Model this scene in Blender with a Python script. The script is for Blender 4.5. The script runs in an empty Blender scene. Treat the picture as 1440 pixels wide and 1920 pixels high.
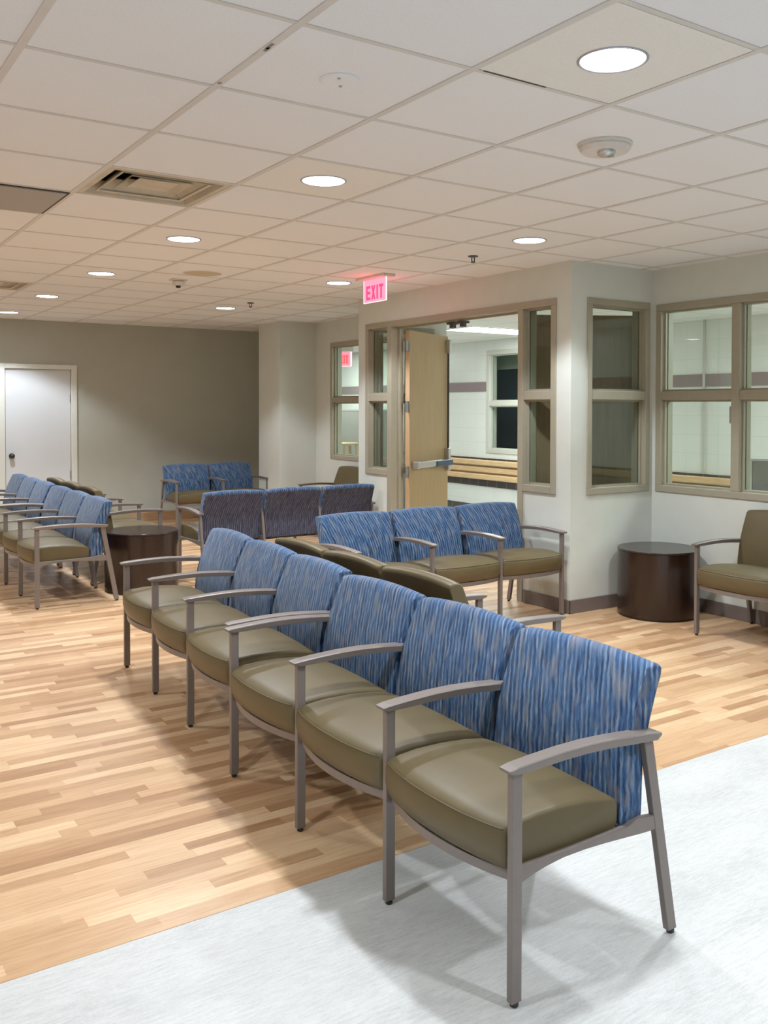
import bpy, bmesh, math
from mathutils import Vector, Matrix
sc = bpy.context.scene
COL = sc.collection
PI = math.pi
HC = 2.572          # ceiling height of the waiting room
T = .61             # ceiling tile

# ------------------------------------------------------------------ node helpers
def newmat(name):
    m = bpy.data.materials.new(name); m.use_nodes = True
    nt = m.node_tree; nt.nodes.clear()
    out = nt.nodes.new('ShaderNodeOutputMaterial')
    b = nt.nodes.new('ShaderNodeBsdfPrincipled')
    nt.links.new(b.outputs[0], out.inputs[0])
    return m, nt, b, out
def nd(nt, typ, **kw):
    n = nt.nodes.new('ShaderNode' + typ)
    for k, v in kw.items():
        setattr(n, k, v)
    return n
def setin(nt, n, key, v):
    if hasattr(v, 'is_linked') or isinstance(v, bpy.types.NodeSocket): nt.links.new(v, n.inputs[key])
    else: n.inputs[key].default_value = v
def mth(nt, op, a, b=None, c=None):
    n = nd(nt, 'Math', operation=op)
    for i, v in enumerate((a, b, c)):
        if v is not None: setin(nt, n, i, v)
    return n.outputs[0]
def ramp(nt, fac, stops, interp='LINEAR'):
    r = nd(nt, 'ValToRGB'); cr = r.color_ramp; cr.interpolation = interp
    while len(cr.elements) > 1: cr.elements.remove(cr.elements[-1])
    cr.elements[0].position = stops[0][0]; cr.elements[0].color = (*stops[0][1], 1)
    for p, c in stops[1:]:
        e = cr.elements.new(p); e.color = (*c, 1)
    setin(nt, r, 0, fac)
    return r.outputs[0]
def mixc(nt, fac, a, b, mode='MIX'):
    n = nd(nt, 'Mix', data_type='RGBA', blend_type=mode)
    setin(nt, n, 0, fac)
    for k, v in ((6, a), (7, b)):
        if isinstance(v, tuple): n.inputs[k].default_value = (*v, 1) if len(v) == 3 else v
        else: nt.links.new(v, n.inputs[k])
    return n.outputs[2]
def objco(nt): return nd(nt, 'TexCoord').outputs['Object']
def noise(nt, co, scale, detail=3, rough=.5, mapscale=None):
    if mapscale:
        mp = nd(nt, 'Mapping'); nt.links.new(co, mp.inputs[0]); mp.inputs['Scale'].default_value = mapscale; co = mp.outputs[0]
    n = nd(nt, 'TexNoise'); nt.links.new(co, n.inputs['Vector'])
    n.inputs['Scale'].default_value = scale; n.inputs['Detail'].default_value = detail; n.inputs['Roughness'].default_value = rough
    return n.outputs['Fac']
def bump(nt, b, h, strength, dist=.01):
    n = nd(nt, 'Bump'); n.inputs['Strength'].default_value = strength; n.inputs['Distance'].default_value = dist
    nt.links.new(h, n.inputs['Height']); nt.links.new(n.outputs[0], b.inputs['Normal'])
def simple(name, col, rough=.6, metal=0, var=.06, nscale=40, bmp=0, spec=.5, mapscale=None):
    m, nt, b, o = newmat(name)
    co = objco(nt); n = noise(nt, co, nscale, 4, .6, mapscale)
    lo = tuple(c * (1 - var) for c in col); hi = tuple(min(1, c * (1 + var)) for c in col)
    nt.links.new(ramp(nt, n, [(.3, lo), (.7, hi)]), b.inputs['Base Color'])
    b.inputs['Roughness'].default_value = rough; b.inputs['Metallic'].default_value = metal
    b.inputs['Specular IOR Level'].default_value = spec
    if bmp: bump(nt, b, n, bmp, .003)
    return m
def emit(name, col, s):
    m, nt, b, o = newmat(name)
    nt.nodes.remove(b); e = nd(nt, 'Emission'); e.inputs[0].default_value = (*col, 1); e.inputs[1].default_value = s
    nt.links.new(e.outputs[0], o.inputs[0]); return m

M = {}
M['wall'] = simple('painted_wall', (.655, .685, .635), .85, 0, .025, 6, .05, .2)
M['wall_taupe'] = simple('taupe_wall', (.44, .455, .40), .85, 0, .03, 4, .05, .2)
M['pillar'] = simple('painted_pillar', (.50, .485, .42), .85, 0, .025, 6, .05, .2)
M['base'] = simple('rubber_baseboard', (.17, .135, .122), .55, 0, .05, 12)
M['frame'] = simple('painted_frame', (.345, .315, .235), .45, 0, .03, 20)
M['frame_light'] = simple('pale_frame', (.50, .49, .43), .5, 0, .03, 20)
M['white_paint'] = simple('white_paint', (.72, .75, .70), .5, 0, .03, 15)
M['door_white'] = simple('white_door', (.66, .70, .74), .55, 0, .02, 3)
M['grid'] = simple('tee_bar', (.66, .635, .61), .5, 0, .03, 10)
M['bench_metal'] = simple('taupe_metal', (.185, .153, .138), .38, .15, .04, 60)
M['black'] = simple('black_rubber', (.012, .011, .01), .5)
M['dark_metal'] = simple('dark_metal', (.05, .045, .04), .4, .6)
M['steel'] = simple('brushed_steel', (.55, .56, .57), .35, .9, .06, 60, 0, .5, (1, 1, 12))
M['hinge'] = simple('hinge_steel', (.33, .34, .36), .4, .8)
M['blue_plastic'] = simple('blue_touch_pad', (.006, .045, .11), .35)
M['white_plastic'] = simple('white_plastic', (.68, .64, .60), .45)
M['diffuser_metal'] = simple('cream_metal', (.55, .49, .38), .5, 0, .12, 9)
M['grille_metal'] = simple('grey_grille', (.36, .345, .32), .6, .1, .12, 160)
M['duct'] = simple('duct_dark', (.03, .026, .02), .8)
M['yellow_tile'] = simple('yellowed_tile', (.83, .82, .785), .9, 0, .03, 120, .3, .1)
M['speaker'] = simple('beige_speaker', (.55, .47, .34), .7, 0, .15, 300)
M['cubicle'] = simple('grey_partition', (.24, .225, .20), .9, 0, .1, 200)
M['stool'] = simple('stool_wood', (.55, .40, .20), .5, 0, .15, 30, 0, .5, (1, 1, 8))
M['dark_brown_tile'] = simple('dark_tile', (.045, .032, .026), .25, 0, .2, 8)
M['oak'] = simple('oak_rail', (.62, .40, .20), .4, 0, .2, 14, 0, .5, (4, .5, 8))
M['oak_dark'] = simple('oak_shadow', (.30, .17, .08), .5)
M['wood_base'] = simple('wood_baseboard', (.48, .30, .16), .5, 0, .15, 10, 0, .4, (.6, 4, 6))
M['night'] = simple('dark_room', (.012, .02, .024), .5)
M['wallgreen'] = simple('dim_room', (.55, .60, .50), .8)
M['chair_grey'] = simple('grey_fabric', (.21, .19, .175), .9, 0, .1, 200)

# maple door veneer
def veneer(name, a, b_, rough=.45):
    m, nt, b, o = newmat(name); co = objco(nt)
    n1 = noise(nt, co, 3, 5, .6, (9, 9, .6)); n2 = noise(nt, co, 30, 4, .6, (6, 6, .25))
    f = mth(nt, 'ADD', mth(nt, 'MULTIPLY', n1, .6), mth(nt, 'MULTIPLY', n2, .4))
    nt.links.new(ramp(nt, f, [(.35, a), (.65, b_)]), b.inputs['Base Color'])
    b.inputs['Roughness'].default_value = rough
    return m
M['maple'] = veneer('maple_veneer', (.36, .245, .105), (.43, .305, .145))
M['maple_edge'] = veneer('maple_edge', (.58, .37, .20), (.64, .43, .25))
M['shaded_maple'] = veneer('shaded_maple', (.20, .135, .075), (.27, .185, .105))  # maple darkened so the right leaf's shade is painted into its colour
M['wenge'] = veneer('wenge_laminate', (.011, .005, .0035), (.027, .011, .007), .24)
M['wenge_top'] = simple('wenge_top', (.026, .015, .012), .22, 0, .2, 20, 0, .5, (1, 8, 1))

# ceiling tile
m, nt, b, o = newmat('ceiling_tile'); co = objco(nt)
n = noise(nt, co, 140, 3, .7); n2 = noise(nt, co, .5, 2, .5)
c = ramp(nt, n, [(.3, (.78, .80, .84)), (.6, (.86, .88, .92))])
nt.links.new(mixc(nt, n2, c, (.83, .84, .86), 'MIX'), b.inputs['Base Color'])
b.inputs['Roughness'].default_value = .95; b.inputs['Specular IOR Level'].default_value = .1
bump(nt, b, n, .25, .002); M['ceiling'] = m
m, nt, b, o = newmat('corridor_ceiling'); co = objco(nt)
sx = nd(nt, 'SeparateXYZ'); nt.links.new(co, sx.inputs[0])
def gridline(nt, v, period, w):
    return mth(nt, 'LESS_THAN', mth(nt, 'MODULO', mth(nt, 'ADD', v, 100 * period), period), w)
g = mth(nt, 'MAXIMUM', gridline(nt, sx.outputs[0], .61, .022), gridline(nt, sx.outputs[1], .61, .022))
nt.links.new(mixc(nt, g, (.72, .72, .67), (.52, .50, .46)), b.inputs['Base Color']); b.inputs['Roughness'].default_value = .9
M['corridor_ceiling'] = m

# wood-look floor: strips along X
m, nt, b, o = newmat('wood_floor'); co = objco(nt)
sx = nd(nt, 'SeparateXYZ'); nt.links.new(co, sx.inputs[0])
X, Y = sx.outputs[0], sx.outputs[1]
W = .0565
row = mth(nt, 'FLOOR', mth(nt, 'DIVIDE', Y, W))
wn = nd(nt, 'TexWhiteNoise', noise_dimensions='1D'); nt.links.new(row, wn.inputs['W'])
L = mth(nt, 'ADD', mth(nt, 'MULTIPLY', wn.outputs['Value'], .16), .34)
xo = mth(nt, 'ADD', X, mth(nt, 'MULTIPLY', wn.outputs['Value'], 37.3))
cc = mth(nt, 'DIVIDE', xo, L); colm = mth(nt, 'FLOOR', cc)
cmb = nd(nt, 'CombineXYZ'); nt.links.new(row, cmb.inputs[0]); nt.links.new(colm, cmb.inputs[1])
wn2 = nd(nt, 'TexWhiteNoise', noise_dimensions='3D'); nt.links.new(cmb.outputs[0], wn2.inputs['Vector'])
colr = ramp(nt, wn2.outputs['Value'], [(0, (.40, .215, .105)), (.18, (.50, .29, .15)), (.42, (.60, .375, .205)), (.68, (.68, .445, .255)), (1, (.78, .55, .33))])
off = nd(nt, 'Vector' + 'Math', operation='ADD'); nt.links.new(co, off.inputs[0])
vs = nd(nt, 'VectorMath', operation='SCALE'); nt.links.new(wn2.outputs['Color'], vs.inputs[0]); vs.inputs['Scale'].default_value = 9
nt.links.new(vs.outputs[0], off.inputs[1])
gr = noise(nt, off.outputs[0], 9, 5, .6, (.7, 9, 1))
colr = mixc(nt, .6, colr, ramp(nt, gr, [(.3, (.36, .30, .25)), (.55, (.52, .5, .48)), (.75, (.62, .60, .57))]), 'OVERLAY')
fr = mth(nt, 'FRACT', mth(nt, 'DIVIDE', Y, W))
seam = mth(nt, 'LESS_THAN', fr, .03)
colr = mixc(nt, mth(nt, 'MULTIPLY', seam, .25), colr, (.34, .19, .09))
nt.links.new(colr, b.inputs['Base Color']); b.inputs['Roughness'].default_value = .33; b.inputs['Specular IOR Level'].default_value = .45
M['wood_floor'] = m

# pale sheet vinyl
m, nt, b, o = newmat('vinyl_floor'); co = objco(nt)
n1 = noise(nt, co, 30, 5, .7, (.5, 3.4, 1)); n2 = noise(nt, co, 3.5, 3, .5, (.6, 2, 1)); n3 = noise(nt, co, 120, 2, .6, (.8, 2, 1))
f = mth(nt, 'ADD', mth(nt, 'MULTIPLY', n1, .5), mth(nt, 'ADD', mth(nt, 'MULTIPLY', n2, .25), mth(nt, 'MULTIPLY', n3, .25)))
nt.links.new(ramp(nt, f, [(.38, (.47, .475, .47)), (.5, (.575, .58, .57)), (.62, (.655, .66, .655))]), b.inputs['Base Color'])
b.inputs['Roughness'].default_value = .42; b.inputs['Specular IOR Level'].default_value = .35; M['vinyl'] = m

# olive upholstery vinyl
m, nt, b, o = newmat('olive_vinyl'); co = objco(nt)
n = noise(nt, co, 260, 4, .6); n2 = noise(nt, co, 5, 3, .5)
nt.links.new(ramp(nt, n2, [(.3, (.096, .070, .029)), (.7, (.114, .085, .037))]), b.inputs['Base Color'])
b.inputs['Roughness'].default_value = .46; b.inputs['Specular IOR Level'].default_value = .38
bump(nt, b, n, .12, .001); M['olive'] = m

# blue striped fabric
def fabric(name, tint):
    m, nt, b, o = newmat(name); co = objco(nt)
    s = nd(nt, 'SeparateXYZ'); nt.links.new(co, s.inputs[0])
    oi = nd(nt, 'ObjectInfo'); rnd = mth(nt, 'MULTIPLY', oi.outputs['Random'], 7.0)
    u = mth(nt, 'ADD', mth(nt, 'ADD', s.outputs[0], mth(nt, 'MULTIPLY', s.outputs[1], .8)), rnd)
    cb = nd(nt, 'CombineXYZ'); nt.links.new(u, cb.inputs[0]); nt.links.new(s.outputs[2], cb.inputs[2])
    wob = noise(nt, cb.outputs[0], 14, 3, .6, (1.3, 1, 1.0))
    u2 = mth(nt, 'ADD', u, mth(nt, 'MULTIPLY', mth(nt, 'SUBTRACT', wob, .5), .020))
    c2 = nd(nt, 'CombineXYZ'); nt.links.new(u2, c2.inputs[0]); nt.links.new(mth(nt, 'MULTIPLY', s.outputs[2], .12), c2.inputs[2])
    stripe = noise(nt, c2.outputs[0], 85, 2.5, .6, (1, 1, 1))
    broad = noise(nt, c2.outputs[0], 40, 2, .5, (1, 1, 2.2))
    c3 = nd(nt, 'CombineXYZ'); nt.links.new(u2, c3.inputs[0]); nt.links.new(mth(nt, 'MULTIPLY', s.outputs[2], .1), c3.inputs[2])
    thread = noise(nt, c3.outputs[0], 190, 3, .7)
    wave = mth(nt, 'SINE', mth(nt, 'MULTIPLY', u2, 2 * PI / .0195))
    f = mth(nt, 'ADD', mth(nt, 'MULTIPLY', stripe, .62), mth(nt, 'ADD', mth(nt, 'MULTIPLY', wave, .085), mth(nt, 'MULTIPLY', thread, .33)))
    col = ramp(nt, f, [(.32, (.012, .026, .070)), (.42, (.024, .060, .155)), (.51, (.046, .110, .235)), (.60, (.12, .20, .32)), (.70, (.29, .34, .40))])
    col = mixc(nt, ramp(nt, broad, [(.50, (0, 0, 0)), (.64, (.6, .6, .6))]), col, mixc(nt, f, (.07, .075, .11), (.28, .285, .30)))
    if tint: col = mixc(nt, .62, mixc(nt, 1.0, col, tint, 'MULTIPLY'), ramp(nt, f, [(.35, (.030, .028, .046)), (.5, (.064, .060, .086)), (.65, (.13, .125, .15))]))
    nt.links.new(col, b.inputs['Base Color']); b.inputs['Roughness'].default_value = .9
    b.inputs['Specular IOR Level'].default_value = .15
    b.inputs['Sheen Weight'].default_value = .15; b.inputs['Sheen Roughness'].default_value = .5
    bump(nt, b, thread, .25, .002)
    return m
M['fabric'] = fabric('blue_stripe_fabric', None)
M['fabric_dark'] = fabric('plum_stripe_fabric', (.55, .46, .52))  # dark grey-plum fabric of the outer backs, their own colour

# architectural glass
m, nt, b, o = newmat('window_glass'); nt.nodes.remove(b)
tr = nd(nt, 'BsdfTransparent'); tr.inputs[0].default_value = (.90, .94, .915, 1)
gl = nd(nt, 'BsdfGlossy'); gl.inputs['Roughness'].default_value = .01; gl.inputs[0].default_value = (.9, .95, .95, 1)
lw = nd(nt, 'LayerWeight'); lw.inputs[0].default_value = .5
fz = mth(nt, 'ADD', mth(nt, 'MULTIPLY', mth(nt, 'POWER', lw.outputs['Facing'], 4.0), .6), .035)
mx = nd(nt, 'MixShader'); nt.links.new(fz, mx.inputs[0]); nt.links.new(tr.outputs[0], mx.inputs[1]); nt.links.new(gl.outputs[0], mx.inputs[2])
nt.links.new(mx.outputs[0], o.inputs[0]); M['glass'] = m
# pink acrylic of exit sign
m, nt, b, o = newmat('pink_acrylic'); nt.nodes.remove(b)
tr = nd(nt, 'BsdfTransparent'); tr.inputs[0].default_value = (1, .55, .58, 1)
em = nd(nt, 'Emission'); em.inputs[0].default_value = (1, .22, .30, 1); em.inputs[1].default_value = 1.0
mx = nd(nt, 'MixShader'); mx.inputs[0].default_value = .72; nt.links.new(tr.outputs[0], mx.inputs[1]); nt.links.new(em.outputs[0], mx.inputs[2])
nt.links.new(mx.outputs[0], o.inputs[0]); M['acrylic'] = m
M['exit_red'] = emit('exit_letters', (1, .03, .10), 1.15)
M['exit_edge'] = emit('exit_edge', (1, .42, .46), 1.3)
M['exit_red_strong'] = emit('exit_face_red', (1, .04, .05), 1.6)
M['lens'] = emit('downlight_lens', (.93, .97, 1), 9)
M['troffer'] = emit('troffer_lens', (.93, 1, .97), 6)
M['trim_ring'] = simple('trim_ring', (.42, .42, .50), .3, .5)

# glazed wall tiles
def tiles(name, base, grout, w, h):
    m, nt, b, o = newmat(name); co = objco(nt); s = nd(nt, 'SeparateXYZ'); nt.links.new(co, s.inputs[0])
    g = mth(nt, 'MAXIMUM', gridline(nt, s.outputs[1], w, .004), gridline(nt, s.outputs[2], h, .004))
    n = noise(nt, co, 2.2, 2, .5)
    bc = ramp(nt, n, [(.3, tuple(c * .95 for c in base)), (.7, base)])
    nt.links.new(mixc(nt, g, bc, grout), b.inputs['Base Color']); b.inputs['Roughness'].default_value = .25
    return m
M['tile_white'] = tiles('white_wall_tile', (.72, .73, .69), (.58, .59, .55), .41, .203)
M['tile_band'] = tiles('mauve_band_tile', (.235, .175, .175), (.20, .15, .15), .203, 5)
M['tile_dark'] = tiles('brown_strip_tile', (.05, .035, .028), (.22, .20, .18), .203, 5)

# ------------------------------------------------------------------ mesh helpers
def link(name, bm, mat, parent=None, loc=(0, 0, 0), smooth=False, bev=0, seg=2, mats=None):
    me = bpy.data.meshes.new(name)
    bmesh.ops.recalc_face_normals(bm, faces=bm.faces); bm.to_mesh(me); bm.free()
    if smooth:
        for p in me.polygons: p.use_smooth = True
    for mm in (mats or [mat]): me.materials.append(mm)
    o = bpy.data.objects.new(name, me); COL.objects.link(o); o.location = loc
    if parent: o.parent = parent
    if bev:
        md = o.modifiers.new('bevel', 'BEVEL'); md.width = bev; md.segments = seg; md.limit_method = 'ANGLE'; md.angle_limit = math.radians(40)
    return o
def box(bm, a, b):
    x0, y0, z0 = a; x1, y1, z1 = b
    v = [bm.verts.new(p) for p in ((x0, y0, z0), (x1, y0, z0), (x1, y1, z0), (x0, y1, z0), (x0, y0, z1), (x1, y0, z1), (x1, y1, z1), (x0, y1, z1))]
    for f in ((0, 3, 2, 1), (4, 5, 6, 7), (0, 1, 5, 4), (1, 2, 6, 5), (2, 3, 7, 6), (3, 0, 4, 7)): bm.faces.new([v[i] for i in f])
def loft(bm, rings, caps=True):
    R = [[bm.verts.new(p) for p in r] for r in rings]; n = len(R[0])
    for a, b in zip(R, R[1:]):
        for i in range(n): bm.faces.new((a[i], a[(i + 1) % n], b[(i + 1) % n], b[i]))
    if caps:
        bm.faces.new(R[0][::-1]); bm.faces.new(R[-1])
def B(*boxes):
    bm = bmesh.new()
    for a, b in boxes: box(bm, a, b)
    return bm
def disc_ring(bm, cx, cy, prof, n=48):   # lathe of (r,z) profile round z axis
    rings = []
    for r, z in prof:
        rings.append([bm.verts.new((cx + r * math.cos(2 * PI * i / n), cy + r * math.sin(2 * PI * i / n), z)) for i in range(n)])
    for a, b in zip(rings, rings[1:]):
        for i in range(n): bm.faces.new((a[i], a[(i + 1) % n], b[(i + 1) % n], b[i]))
    return rings
def lathe(prof, n=48, cap0=True, cap1=True):
    bm = bmesh.new(); R = disc_ring(bm, 0, 0, prof, n)
    if cap0 and prof[0][0] > 0: bm.faces.new(R[0][::-1])
    if cap1 and prof[-1][0] > 0: bm.faces.new(R[-1])
    return bm
def empty(name, loc=(0, 0, 0), rz=0):
    o = bpy.data.objects.new(name, None); COL.objects.link(o); o.location = loc; o.rotation_euler = (0, 0, rz); o.empty_display_size = .1
    return o
def tag(o, label, cat, group=None):
    o['label'] = label; o['category'] = cat
    if group: o['group'] = group
    return o
def struct(o, label=None):
    o['kind'] = 'structure'
    if label: o['label'] = label
    return o
def dup(root, name=None):
    def cp(o, par):
        c = o.copy(); COL.objects.link(c)
        if par: c.parent = par
        for ch in o.children: cp(ch, c)
        return c
    return cp(root, None)

# ------------------------------------------------------------------ room shell
def wall(name, axis, pos, thick, a0, a1, z0, z1, holes, mat):
    """axis 'x': plane x=pos..pos+thick, a runs along y ; axis 'y': plane y=pos.., a runs along x"""
    A = sorted({a0, a1, *[h[0] for h in holes], *[h[1] for h in holes]}); Z = sorted({z0, z1, *[h[2] for h in holes], *[h[3] for h in holes]})
    bm = bmesh.new()
    p0, p1 = min(pos, pos + thick), max(pos, pos + thick)
    def solid(i, j):
        if i < 0 or j < 0 or i >= len(A) - 1 or j >= len(Z) - 1: return False
        ca, cz = (A[i] + A[i + 1]) / 2, (Z[j] + Z[j + 1]) / 2
        return not any(h[0] < ca < h[1] and h[2] < cz < h[3] for h in holes)
    cache = {}
    def V(i, j, s):
        k = (i, j, s)
        if k not in cache:
            p = p1 if s else p0
            cache[k] = bm.verts.new((p, A[i], Z[j]) if axis == 'x' else (A[i], p, Z[j]))
        return cache[k]
    for i in range(len(A) - 1):
        for j in range(len(Z) - 1):
            if not solid(i, j): continue
            bm.faces.new([V(i, j, 0), V(i + 1, j, 0), V(i + 1, j + 1, 0), V(i, j + 1, 0)])
            bm.faces.new([V(i, j, 1), V(i, j + 1, 1), V(i + 1, j + 1, 1), V(i + 1, j, 1)])
            if not solid(i - 1, j): bm.faces.new([V(i, j, 0), V(i, j + 1, 0), V(i, j + 1, 1), V(i, j, 1)])
            if not solid(i + 1, j): bm.faces.new([V(i + 1, j, 0), V(i + 1, j, 1), V(i + 1, j + 1, 1), V(i + 1, j + 1, 0)])
            if not solid(i, j - 1): bm.faces.new([V(i, j, 0), V(i, j, 1), V(i + 1, j, 1), V(i + 1, j, 0)])
            if not solid(i, j + 1): bm.faces.new([V(i, j + 1, 0), V(i + 1, j + 1, 0), V(i + 1, j + 1, 1), V(i, j + 1, 1)])
    return struct(link(name, bm, mat))

XL, XR, YB, YF = -3.6, 4.40, -6.6, 9.07
XF = 6.95    # far corridor wall
WT = .12
BZ = .86; TZ = 2.315
# floors
struct(link('floor', B(((XL, -.365, -.05), (XR, YF, 0))), M['wood_floor']), 'wood-look strip floor of the waiting area')
struct(link('floor', B(((XL, YB, -.05), (XR, -.365, 0))), M['vinyl']), 'pale grey vinyl floor of the walkway')
struct(link('floor', B(((XR, YB, -.05), (7.6, 12.2, 0))), M['vinyl']), 'pale vinyl floor of the corridor beyond the glass')
struct(link('trim_1', B(((XL, -.3665, -.001), (XR, -.3635, .0008))), M['wood_base']), 'thin seam between wood floor and vinyl floor')
# ceiling: tile cells with the diffuser cells left out
bm = bmesh.new()
skip = {(0, 2), (0, 9), (-1, 3)}
i0, i1 = math.floor(XL / T), math.ceil(XR / T); j0, j1 = math.floor(YB / T), math.ceil(YF / T)
vc = {}
def cv(x, y):
    k = (round(x, 4), round(y, 4))
    if k not in vc: vc[k] = bm.verts.new((x, y, HC))
    return vc[k]
for i in range(i0, i1):
    for j in range(j0, j1):
        if (i, j) in skip: continue
        xa, xb = max(i * T, XL), min((i + 1) * T, XR + .1); ya, yb = max(j * T, YB), min((j + 1) * T, YF + .1)
        if xb - xa < .001 or yb - ya < .001: continue
        bm.faces.new((cv(xa, ya), cv(xa, yb), cv(xb, yb), cv(xb, ya)))
for (xa, ya, xb, yb) in ((4.52, YB, XF, 12), (3.65, 2.07, 4.52, 4.81)):
    fc = bm.faces.new([bm.verts.new(p) for p in ((xa, ya, 2.45), (xa, yb, 2.45), (xb, yb, 2.45), (xb, ya, 2.45))]); fc.material_index = 1
me = bpy.data.meshes.new('ceiling'); bm.to_mesh(me); bm.free(); me.materials.append(M['ceiling']); me.materials.append(M['corridor_ceiling'])
ceil = bpy.data.objects.new('ceiling', me); COL.objects.link(ceil); struct(ceil, 'dropped tile ceiling in a white grid')
bm = bmesh.new(); g = .0125
for i in range(i0 + 1, i1):
    box(bm, (i * T - g, YB, HC - .004), (i * T + g, YF, HC + .012))
for j in range(j0 + 1, j1 + 1):
    if j * T > YF: continue
    for i in range(i0, i1):
        box(bm, (max(i * T + g, XL), j * T - g * .8, HC - .0032), (min((i + 1) * T - g, XR), j * T + g * .8, HC + .012))
link('ceiling_grid', bm, M['grid'], ceil)
bm = bmesh.new()
for cx, cy, a, l in ((-.002, -.42, 0, .05), (.001, -.395, .1, .035), (-.003, -.045, .3, .016)):
    box(bm, (cx - .006, cy - l / 2, HC - .0048), (cx + .005, cy + l / 2, HC - .0042))
link('scuff_mark', bm, M['cubicle'], ceil)
link('gap_line', B(((.645, -.624, HC - .0042), (.91, -.618, HC - .0034))), M['dark_metal'], ceil)

# walls
wall('wall_door', 'x', 3.528, WT, 1.95, 4.93, 0, HC, [(2.10, 2.47, BZ, TZ), (2.47, 4.405, 0, TZ), (4.405, 4.79, BZ, TZ)], M['wall'])
wall('wall_vestibule_right', 'y', 1.95, WT, 3.648, 4.40, 0, HC, [(3.685, 4.36, BZ, TZ)], M['wall'])
wall('wall_vestibule_left', 'y', 4.81, WT, 3.648, 4.40, 0, HC, [(3.685, 4.36, BZ, TZ)], M['wall'])
wall('wall_right', 'x', 4.40, WT, YB, 2.07, 0, HC, [(-1.9, 1.91, BZ, 2.30)], M['wall'])
wall('wall_right_far', 'x', 4.40, WT, 4.81, YF + WT, 0, HC, [(5.35, 7.045, BZ + .01, 2.30)], M['wall'])
wall('wall_back', 'y', YF, WT, XL - WT, 4.40, 0, HC, [(1.02, 1.81, 0, 1.975)], M['wall_taupe'])
wall('wall_left', 'x', XL - WT, WT, YB, YF, 0, HC, [], M['wall'])
wall('wall_front', 'y', YB - WT, WT, XL - WT, XR + WT, 0, HC, [], M['wall'])
struct(link('wall_pillar', B(((3.887, 7.42, 0), (4.40, 8.02, HC))), M['wall']))
# corridor
wall('wall_corridor', 'x', XF, WT, YB, 12, 0, 2.6, [(5.3, 7.14, .875, 2.30)], M['tile_white'])
struct(link('wall_corridor_end', B(((4.5, 12, 0), (7.1, 12.12, 2.6))), M['wall']))
struct(link('wall_corridor_end', B(((4.5, YB - WT, 0), (7.1, YB, 2.6))), M['wall']))
struct(link('trim_2', B(((XF - .012, 7.14, 1.735), (XF, 12, 1.868)), ((XF - .012, YB, 1.735), (XF, 5.3, 1.868))), M['tile_band']), 'mauve tile band along the white corridor wall')
struct(link('trim_3', B(((XF - .010, YB, .40), (XF, 12, .80))), M['tile_dark']), 'dark brown tile strip behind the corridor rail')
struct(link('trim_4', B(((XF - .012, YB, 0), (XF, 12, .135))), M['tile_dark']), 'dark brown tile base of the corridor wall')
struct(link('trim_5', B(((XF - .015, 3.44, .80), (XF, 3.47, 2.45))), M['frame_light']), 'vertical joint strip on the corridor wall')
# crash rail
rl = empty('crash_rail', (XF, 2, 0)); tag(rl, 'long oak three-slat crash rail on the tiled corridor wall', 'handrail')
for k, (za, zb, d) in enumerate(((.70, .775, .075), (.60, .675, .055), (.50, .575, .075))):
    link('slat', B(((-d, YB - 2 + .05, za), (-.011, 9.95, zb))), M['oak'], rl, bev=.012)
link('backing', B(((-.032, YB - 2 + .05, .50), (-.0125, 9.95, .772))), M['oak_dark'], rl)
# dark room behind far window
struct(link('wall_dark_room', B(((7.07, 5.0, .6), (7.1, 5.3, 2.6)), ((7.5, 5.0, .6), (7.55, 7.6, 2.6)), ((7.07, 7.14, .6), (7.1, 7.6, 2.6)),
     ((7.07, 7.6, .6), (7.5, 7.62, 2.6)), ((7.07, 4.98, .6), (7.5, 5.0, 2.6)), ((7.07, 5.0, .58), (7.5, 7.6, .6)), ((7.07, 5.0, 2.6), (7.5, 7.6, 2.62))), M['wallgreen']))

# baseboards
def base(name, a, b): struct(link(name, B((a, b)), M['base'], bev=.003, seg=1))
base('baseboard_door', (3.518, 1.94, 0), (3.528, 2.46, .10)); base('baseboard_door', (3.518, 4.395, 0), (3.528, 4.94, .10))
base('baseboard_vestibule', (3.518, 1.94, 0), (4.39, 1.95, .10))
base('baseboard_right', (4.39, YB, 0), (4.40, 1.95, .10)); base('baseboard_right', (4.39, 4.93, 0), (4.40, 7.42, .10))
base('baseboard_pillar', (3.877, 7.41, 0), (4.40, 7.42, .10)); base('baseboard_pillar', (3.877, 7.42, 0), (3.887, 8.03, .10))
struct(link('baseboard_back', B(((1.87, 9.055, 0), (4.40, 9.07, .12)), ((XL, 9.055, 0), (.955, 9.07, .12))), M['wood_base']))

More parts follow.
